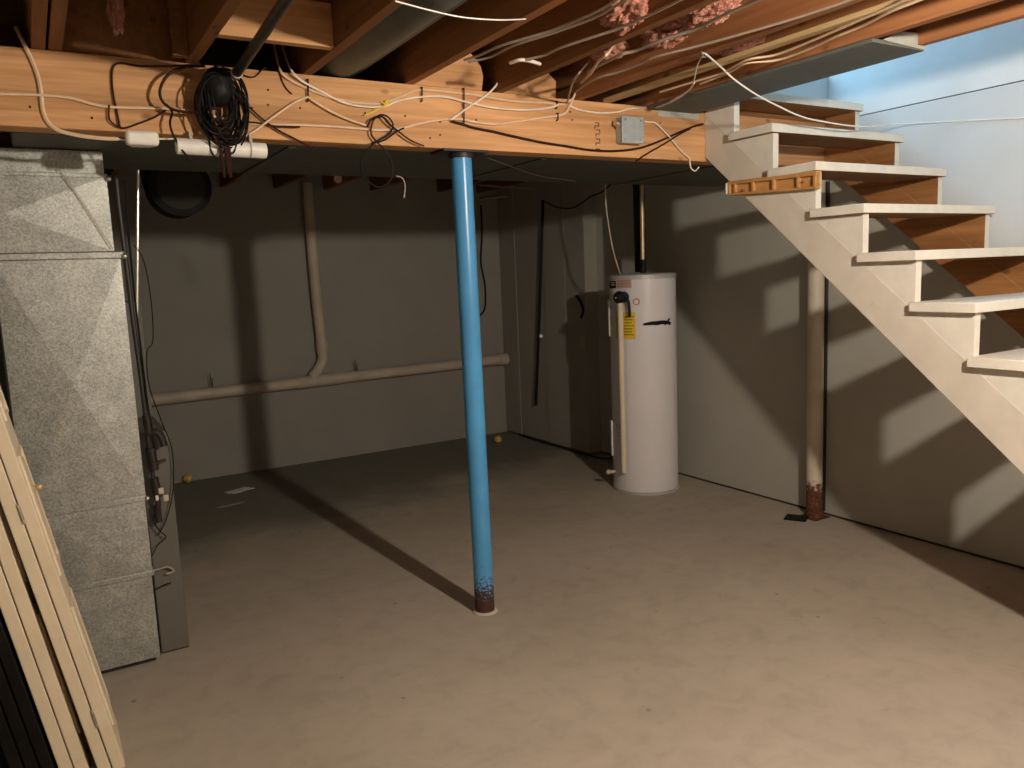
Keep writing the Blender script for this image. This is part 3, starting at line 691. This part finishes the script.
wire('black_cable', bw([(200, 64), (170, 66), (140, 66), (120, 63), (113, 68), (112, 82), (114, 98), (117, 112), (120, 127)], .008), .004, 'brownc', 'thin dark cable bent square on the beam left of the coil')
wire('black_cable', bw([(109, 105), (109, 118), (114, 124), (124, 128), (140, 123), (155, 117), (166, 110)], .012), .0038, 'brownc', 'thin dark cable curving on the beam above the white rounded box')
ties = MB()
for i, (x, y0_, y1_) in enumerate(((308, 79, 101), (422, 87, 101), (464, 88, 124), (557, 101, 108), (558, 113, 120))):
    a, b_ = on(x, y0_, 1, BY-.0135), on(x, y1_, 1, BY-.0135)
    tag(obj('cable_tie', MB().tube([a+Vector((0, .013, 0)), a, b_, b_+Vector((0, .013, 0))], .0032, 6), 'black'),
        ['black tie holding cables at the left third of the beam', 'black tie holding cables left of the blue post', 'long black strap on the beam above the blue post', 'upper black staple holding the turning cable', 'lower black staple holding the turning cable'][i], 'tie')
# yellow-ish twist on the pair
wire('twist_tie', bw([(381, 101), (386, 105), (388, 100), (384, 104), (390, 103), (376, 110), (365, 115)], .022), .0035, 'yellow', 'yellowish twisted wire around the tied pair of cables', 'wire')
# black tangled coil hanging on the beam
ck = on(222, 105, 1, BY-.09)
ckt = thing('cable_coil', 'tangled coil of black cable hanging on the beam beside the iron pipe', 'cable', (ck.x, BY-.06, ck.z-.12))
b = MB()
for k in range(26):
    a0 = random.uniform(-.5, .5); rx = random.uniform(.045, .075); rz = random.uniform(.075, .125)
    cc = Vector((ck.x+random.uniform(-.02, .03), BY-random.uniform(.03, .11), ck.z+random.uniform(-.03, .03)))
    tl = random.uniform(-.35, .35)
    pts = [cc+Vector((rx*math.cos(t)*math.cos(a0*.4)+rz*.3*math.sin(t)*tl, rx*.35*math.sin(t*2+a0*5), rz*math.sin(t))) for t in [2*math.pi*i/12 for i in range(12)]]
    b.tube(pts, .0030, 6, smooth=4, closed=True)
obj('loops', b, 'black', ckt)
obj('wound_core', MB().ball(on(218, 88, 1, BY-.07), .050, .045, .060, 28, 20, .10, 8), 'black', ckt)
b = MB()
for k in range(7):
    x = random.uniform(-.03, .03)
    b.tube([ck+Vector((x, .03, -.05)), ck+Vector((x*.6, .02, -.11)), ck+Vector((x*.5+.005, .03, -.17)), ck+Vector((x*.4+.008, .04, -.205-random.random()*.03))], .005, 6, smooth=4)
obj('hanging_tail', b, 'brownc', ckt)
wire('black_cable', bw([(205, 66), (185, 67), (168, 75), (160, 90), (163, 102), (175, 110), (195, 112), (215, 108), (232, 103), (238, 99)], .06), .0065, 'brownc', 'large dark oval cable loop hanging left of the tangled coil')
wire('black_cable', bw([(166, 104), (172, 112), (170, 122), (172, 132), (178, 144), (186, 155), (192, 160)], .05), .0048, 'black', 'black cable hanging down in front of the white pipe, left of the coil')
wire('black_cable', bw([(243, 92), (246, 105), (242, 122), (238, 138), (233, 153), (226, 150), (217, 158), (210, 148), (210, 132)], .055), .0045, 'black', 'black cable drooping in a loop under the tangled coil')
wire('black_cable', bw([(246, 104), (260, 117), (276, 129), (295, 139), (312, 148)], .016), .0045, 'brownc', 'dark cable slanting right from the coil to the lower beam edge')
wire('black_cable', bw([(244, 122), (258, 123), (274, 126), (300, 127)], .016), .0045, 'brownc', 'dark cable running level right from the coil')
wire('thin_wire', bw([(240, 74), (250, 77), (256, 76), (262, 70), (266, 68)], .010), .003, 'brownc', 'short dark wire by the lower end of the iron pipe', 'wire')
wire('thin_wire', bw([(278, 66), (281, 78), (286, 88), (292, 94)], .006), .003, 'brownc', 'thin dark wire at the left start of the tied pair', 'wire')
# iron pipe
ip = thing('iron_pipe', 'black iron pipe slanting down from the ceiling to the beam', 'pipe', on(236, 74, 1, BY-.1))
a = on(236, 74, 1, BY-.09); b_ = on(286, 0, 2, ZT-.03); dr = (b_-a).normalized()
obj('tube', MB().cyl(a, b_+dr*.8, .0165, n=20), 'blackiron', ip)
obj('end_collar', MB().cyl(a-dr*.006, a+dr*.022, .0195, n=20), 'pipewhite', ip)['label'] = 'pale collar at the lower end'
# junction box
jb = thing('junction_box', 'grey metal junction box screwed to the right part of the beam', 'box', on(631, 142, 1, BY))
p0 = on(622.5, 142, 1, BY-.05); p1 = on(643, 118, 1, BY-.05)
obj('box_body', MB().box(p0.x, p1.x, BY-.047, BY-.0005, p0.z, p1.z), 'metal', jb, .006)
obj('cover_plate', MB().box(p0.x-.003, p1.x+.003, BY-.052, BY-.047, p0.z-.003, p1.z+.003), 'metal', jb, .004)
for sx, sz in ((.14, .12), (.86, .12), (.14, .88), (.86, .88)):
    c = Vector((p0.x+(p1.x-p0.x)*sx, BY-.052, p0.z+(p1.z-p0.z)*sz)); obj('screw', MB().cyl(c+Vector((0, .002, 0)), c-Vector((0, .003, 0)), .005, n=10), 'chrome', jb)
c = Vector((p0.x, BY-.03, p1.z-.03)); obj('connector', MB().cyl(c, c-Vector((.025, 0, -.004)), .013, n=14).cyl(c-Vector((.008, 0, 0)), c-Vector((.014, 0, 0)), .018, n=8), 'chrome', jb)
c = Vector((p1.x, BY-.03, p1.z-.014)); obj('connector', MB().cyl(c, c+Vector((.018, 0, 0)), .009, n=14), 'chrome', jb)
# white things below the beam at left
p0 = on(126, 145, 1, BY-.03); p1 = on(158, 132, 1, BY-.03)
wb = thing('white_box', 'small white rounded box under the left part of the beam', 'box', ((p0.x+p1.x)/2, BY, p0.z))
obj('body', MB().box(p0.x, p1.x, BY-.05, BY-.0005, p0.z, p1.z), 'plast', wb, .012)
obj('mount', MB().box(p0.x+.02, p1.x-.02, BY-.001, BY+.02, p0.z+.002, ZB-.0005), 'plast', wb)
q0 = on(176, 146, 1, BY-.03); q1 = on(266, 151, 1, BY-.03)
wt = thing('white_pipe', 'short white plastic pipe under the beam behind the tangled coil', 'pipe', ((q0.x+q1.x)/2, BY, q1.z-.03))
dz = 0
obj('tube', MB().tube([q0, (q0+q1)/2, q1], .027, 24), 'plast', wt, .004)
obj('strap', MB().tube([q0+(q1-q0)*.80, q0+(q1-q0)*.815], .0285, 24), 'greyc', wt)
for xx in (q0.x+.05, q1.x-.05): obj('hanger', MB().box(xx-.005, xx+.005, BY-.032, BY-.0008, q1.z, ZB+.008), 'greyc', wt)
wire('white_cable', bw([(118, 139), (126, 140), (150, 139), (176, 139)], .010), .004, 'whitec', 'white cable linking the white box and the white pipe')

# ------------------------------------------------------------------ cables along the joists
def jw(pts, z=ZT-.006): return onZ(pts, z)
wire('joist_cable', jw([(588, 72), (600, 65), (612, 59), (622, 54), (635, 51), (657, 42), (693, 30), (720, 17), (757, 0), (800, -22)]), .007, 'greyc', 'thick greyish cable along the joist bay right of the pink insulation')
wire('joist_cable', jw([(576, 92), (588, 83), (600, 77), (619, 72), (637, 65), (655, 57), (690, 48), (720, 40), (790, 20), (850, 0), (900, -20)]), .0055, 'greyc', 'pale cable branching along the joist above the junction box')
wire('joist_cable', jw([(660, 92), (680, 86), (700, 80), (722, 73), (747, 60), (775, 55), (809, 42), (860, 20), (905, 0), (950, -22)], ZT-.008), .0055, 'beige', 'upper of two tan cables running beside the grey soffit board')
wire('joist_cable', jw([(700, 84), (730, 72), (747, 63), (778, 60), (809, 49), (835, 37), (860, 27), (890, 12), (920, 0), (960, -16)], ZT-.009), .0055, 'beige', 'lower of two tan cables running beside the grey soffit board')
wire('joist_cable', jw([(464, 60), (480, 55), (500, 46), (530, 37), (556, 29), (600, 10), (630, -10)]), .0055, 'greyc', 'grey cable along the joist right of the round duct')
wire('joist_cable', jw([(468, 62), (490, 57), (515, 45), (556, 32), (600, 15), (640, -10)], ZT-.004), .0055, 'greyc', 'second grey cable along the joist right of the round duct')
wire('joist_cable', jw([(510, 63), (520, 60), (530, 61), (540, 64)]), .008, 'whitec', 'short whitish cable end poking out above the blue post')
wire('joist_cable', jw([(525, 60), (545, 55), (560, 48), (590, 38), (620, 28), (660, 10), (690, -5)]), .006, 'greyc', 'long grey cable between the joists left of the pink insulation')
wire('joist_cable', jw([(563, 116), (567, 104), (570, 92), (573, 82), (580, 72)], ZT-.02)+[on(590, 60, 2, ZT+.12)], .005, 'greyc', 'thin greyish cable rising beside the turning beige cable')
wire('white_wire', jw([(395, 1), (410, 5), (425, 9), (455, 16), (480, 19), (505, 20), (526, 19)], ZT-.012), .0027, 'plast', 'white wire strung across under the round duct', 'wire')
hk = on(704, 53, 2, ZT-.004)
wire('wire_staple', [hk+Vector((-.01, 0, .004)), hk+Vector((-.008, 0, -.012)), hk+Vector((.008, 0, -.012)), hk+Vector((.01, 0, .004))], .003, 'chrome', 'bright staple under a joist where the long white wire starts', 'staple')
# long white wire in front of the stairs, to the right wall
p = [on(706, 54, 2, ZT-.016), on(722, 68, 1, 2.30), on(735, 80, 1, 2.32), on(757, 95, 1, 2.34), on(780, 107, 1, 2.36), on(800, 116, 1, 2.38), on(820, 121, 1, 2.40), on(860, 126.5, 1, 2.42)]
end = [on(900, 124, 0, XW-.10), on(940, 122, 0, XW-.02), on(980, 120, 0, XW-.006), on(1024, 118, 0, XW-.006), on(1060, 118, 0, XW-.006)]
wire('white_wire', p+end, .0045, 'plast', 'long white wire sagging from the joists across the stairs to the right wall', 'wire')
wire('white_wire', [hk, on(697, 66, 2, ZT-.012), on(693, 84, 2, ZT-.03), on(686, 92, 2, ZT-.03), on(676, 98, 2, ZT-.03), on(664, 104, 1, BY-.02), on(650, 109, 1, BY-.008)], .0032, 'plast', 'thin white wire dropping from the staple to the beam', 'wire')
# wires in the dark beyond the beam
wire('dim_cable', onZ([(300, 200), (360, 197), (410, 199), (455, 200), (500, 197), (540, 196), (570, 190), (605, 183)], ZT-.05), .010, 'copper', 'tan cable under the far joists above the back wall')
wire('dim_cable', onZ([(478, 185), (520, 188), (560, 190), (585, 188)], ZT-.04), .008, 'greyc', 'grey cable under the far joists right of the blue post')
tag(obj('pipe_fitting', MB().cyl(on(338, 179, 1, 4.6), on(338, 179, 1, 4.64), .024, n=16), 'tan'), 'small round tan fitting under the far joists left of centre', 'fitting')
wire('thin_wire', [on(488, 158, 2, ZB-.004), on(510, 166, 2, ZB-.006), on(540, 176, 2, ZB-.006), on(575, 181, 2, ZB-.004)], .003, 'greyc', 'thin wire under the flat duct right of the blue post', 'wire')

# ------------------------------------------------------------------ pink insulation
def clump(px, py, z, rx, ry, rz, lb):
    c = on(px, py, 2, z)
    b = MB().ball(c, rx, ry, rz, 110, 70, .26, 9)
    tag(obj('insulation_tuft', b, 'pink', None), lb, 'insulation', None)
for a in ((632, 10, ZT+.075, .075, .11, .065, 'bright pink insulation tuft hanging lowest between the joists'),
          (600, 28, ZT+.15, .07, .10, .05, 'dim pink insulation tuft left of the bright hanging one'),
          (708, 6, ZT+.10, .07, .12, .06, 'pink insulation tuft at top edge right of the bright hanging one'),
          (668, 30, ZT+.09, .06, .12, .05, 'brownish pink insulation tuft behind the thick grey cable'),
          (608, 47, ZT+.10, .055, .09, .045, 'small pink insulation tuft above the turning beige cable'),
          (738, 40, ZT+.12, .06, .13, .045, 'dull pink insulation tuft left of the pale furring strip'),
          (115, 4, ZT+.10, .022, .03, .085, 'pale insulation wisp hanging at upper left')): clump(*a)
b = MB()
for x0, x1 in ((1.80, 2.15), (2.21, 2.56)):
    nx, ny = 26, 160; vs = []
    for j in range(ny+1):
        for i in range(nx+1):
            x = x0+(x1-x0)*i/nx; y = .4+2.5*j/ny
            vs.append((x, y, ZS-.05-.06*noise.fractal(Vector((x*7, y*7, 1)), .7, 2, 5)))
    top = [(v[0], v[1], ZS-.003) for v in vs]; N = len(vs)
    fs = [(j*(nx+1)+i, (j+1)*(nx+1)+i, (j+1)*(nx+1)+i+1, j*(nx+1)+i+1) for j in range(ny) for i in range(nx)]
    vs = [(v[0], v[1], min(v[2], ZS-.006)) for v in vs]
    tag(obj('insulation_batt', MB().add(vs+top, fs+[tuple(q+N for q in reversed(f)) for f in fs]), 'pink'),
        'ragged pink insulation filling the joist bay '+('over the blue post' if x0 < 2 else 'above the junction box'), 'insulation')

# ------------------------------------------------------------------ floor bits
def ballthing(px, py, r, lb):
    c = on(px, py, 2, 0); tag(obj('foam_ball', MB().ball((c.x, c.y-.02, r*.92), r, r*1.15, r*.92, 16, 10, .25, 20), 'ball'), lb, 'ball')
ballthing(188, 482, .036, 'small yellow foam ball on the floor at the left end of the back wall')
ballthing(497, 442, .032, 'small yellowish lump on the floor in the far right corner')
def scrap(px, py, w, h, lb, m='paper', rot=.4):
    c = on(px, py, 2, 0); vs = []; fs = []; n = 6
    for j in range(n+1):
        for i in range(n+1):
            u, v = i/n-.5, j/n-.5
            rr = 1+.35*noise.noise(Vector((u*5+px, v*5, 0)))
            x, y = u*w*rr, v*h*rr
            vs.append((c.x+x*math.cos(rot)-y*math.sin(rot), c.y+x*math.sin(rot)+y*math.cos(rot), .004+.012*max(0, noise.noise(Vector((u*6, v*6, px))))))
    top = len(vs); vs += [(a_, b_, max(.0006, z-.003)) for a_, b_, z in vs]
    q = n+1
    fs = [(j*q+i, j*q+i+1, (j+1)*q+i+1, (j+1)*q+i) for j in range(n) for i in range(n)]; fs += [tuple(k+top for k in reversed(f)) for f in fs]
    rim = [i for i in range(q)]+[j*q+n for j in range(1, q)]+[n*q+i for i in range(n-1, -1, -1)]+[j*q for j in range(n-1, 0, -1)]
    fs += [(rim[k], rim[k]+top, rim[(k+1) % len(rim)]+top, rim[(k+1) % len(rim)]) for k in range(len(rim))]
    tag(obj('paper_scrap', MB().add(vs, fs), m), lb, 'paper')
scrap(240, 490.5, .17, .09, 'crumpled white paper scrap on the dark floor near the back wall')
scrap(231, 505, .17, .04, 'grey strip of paper on the floor just before the white scrap', 'greyc', .2)
c = on(798, 518, 2, 0)
tag(obj('floor_drain_cover', MB().obox((c.x-.015, c.y, .004), (.048, .026, 0), (-.03, .055, 0), (0, 0, .0035)), 'black', None, .002), 'square black plate on the floor in front of the off-white post', 'plate')

# ------------------------------------------------------------------ ceiling bulb (outside the frame) and daylight
LB = Vector((1.72, .28, 2.13))
lm, n_, l_, b_ = nt('lit_bulb_glass', .4)
b_.inputs['Emission Color'].default_value = (1, .89, .75, 1); b_.inputs['Emission Strength'].default_value = 3150
lf = thing('lamp_holder', 'bare lit bulb in a white ceiling lamp holder between the joists', 'lamp', (LB.x, LB.y, LB.z+.125))
obj('holder', MB().lathe((LB.x, LB.y, LB.z), [(.018, .038), (.022, .06), (.03, .09), (.055, .127)], 24), 'plast', lf)
obj('bulb', MB().ball(LB, .040, .040, .046, 24, 16), lm, lf)
obj('mounting_board', MB().box(1.60, 1.79, LB.y-.07, LB.y+.07, LB.z+.1275, LB.z+.1283).box(1.60, 1.752, LB.y-.02, LB.y+.02, LB.z+.1286, ZS-.002), 'joist', lf)
ad = bpy.data.lights.new('upstairs_daylight', 'AREA'); ad.shape = 'RECTANGLE'; ad.size = 1.0; ad.size_y = 1.6
ad.color = (.36, .70, 1.); ad.energy = 36
ao = bpy.data.objects.new('upstairs_daylight', ad); C.objects.link(ao)
ao.location = (3.25, 3.5, 3.5); ao.rotation_euler = (Vector((3.9, 2.4, 2.3))-ao.location).to_track_quat('-Z', 'Y').to_euler()

GR = {'ceiling_joist': 'ceiling joists', 'blocking_board': 'blocking boards between the joists', 'insulation_tuft': 'pink insulation tufts', 'insulation_batt': 'insulation filling the joist bays',
      'beige_cable': 'beige cables on the beam', 'brown_cable': 'dark brown cables on the beam', 'black_cable': 'black cables', 'joist_cable': 'cables along the joists', 'cable_tie': 'black cable ties on the beam',
      'white_wire': 'white wires by the ceiling', 'bifold_door': 'leaning bifold doors', 'support_post': 'round support posts', 'foam_ball': 'yellow lumps on the floor', 'paper_scrap': 'scraps on the floor',
      'thin_wire': 'thin loose wires', 'dim_cable': 'cables under the far joists', 'conduit': 'thin conduits'}
for o in list(C.objects):
    k = o.name.split('.')[0]
    if o.parent is None and k in GR and 'label' in o: o['group'] = GR[k]

w = bpy.data.worlds.new('world'); sc.world = w; w.use_nodes = True
w.node_tree.nodes['Background'].inputs[0].default_value = (.5, .6, .8, 1); w.node_tree.nodes['Background'].inputs[1].default_value = .01
sc.view_settings.view_transform = 'Standard'; sc.view_settings.look = 'None'; sc.view_settings.gamma = 1; sc.view_settings.exposure = 0
sc.view_settings.use_curve_mapping = False
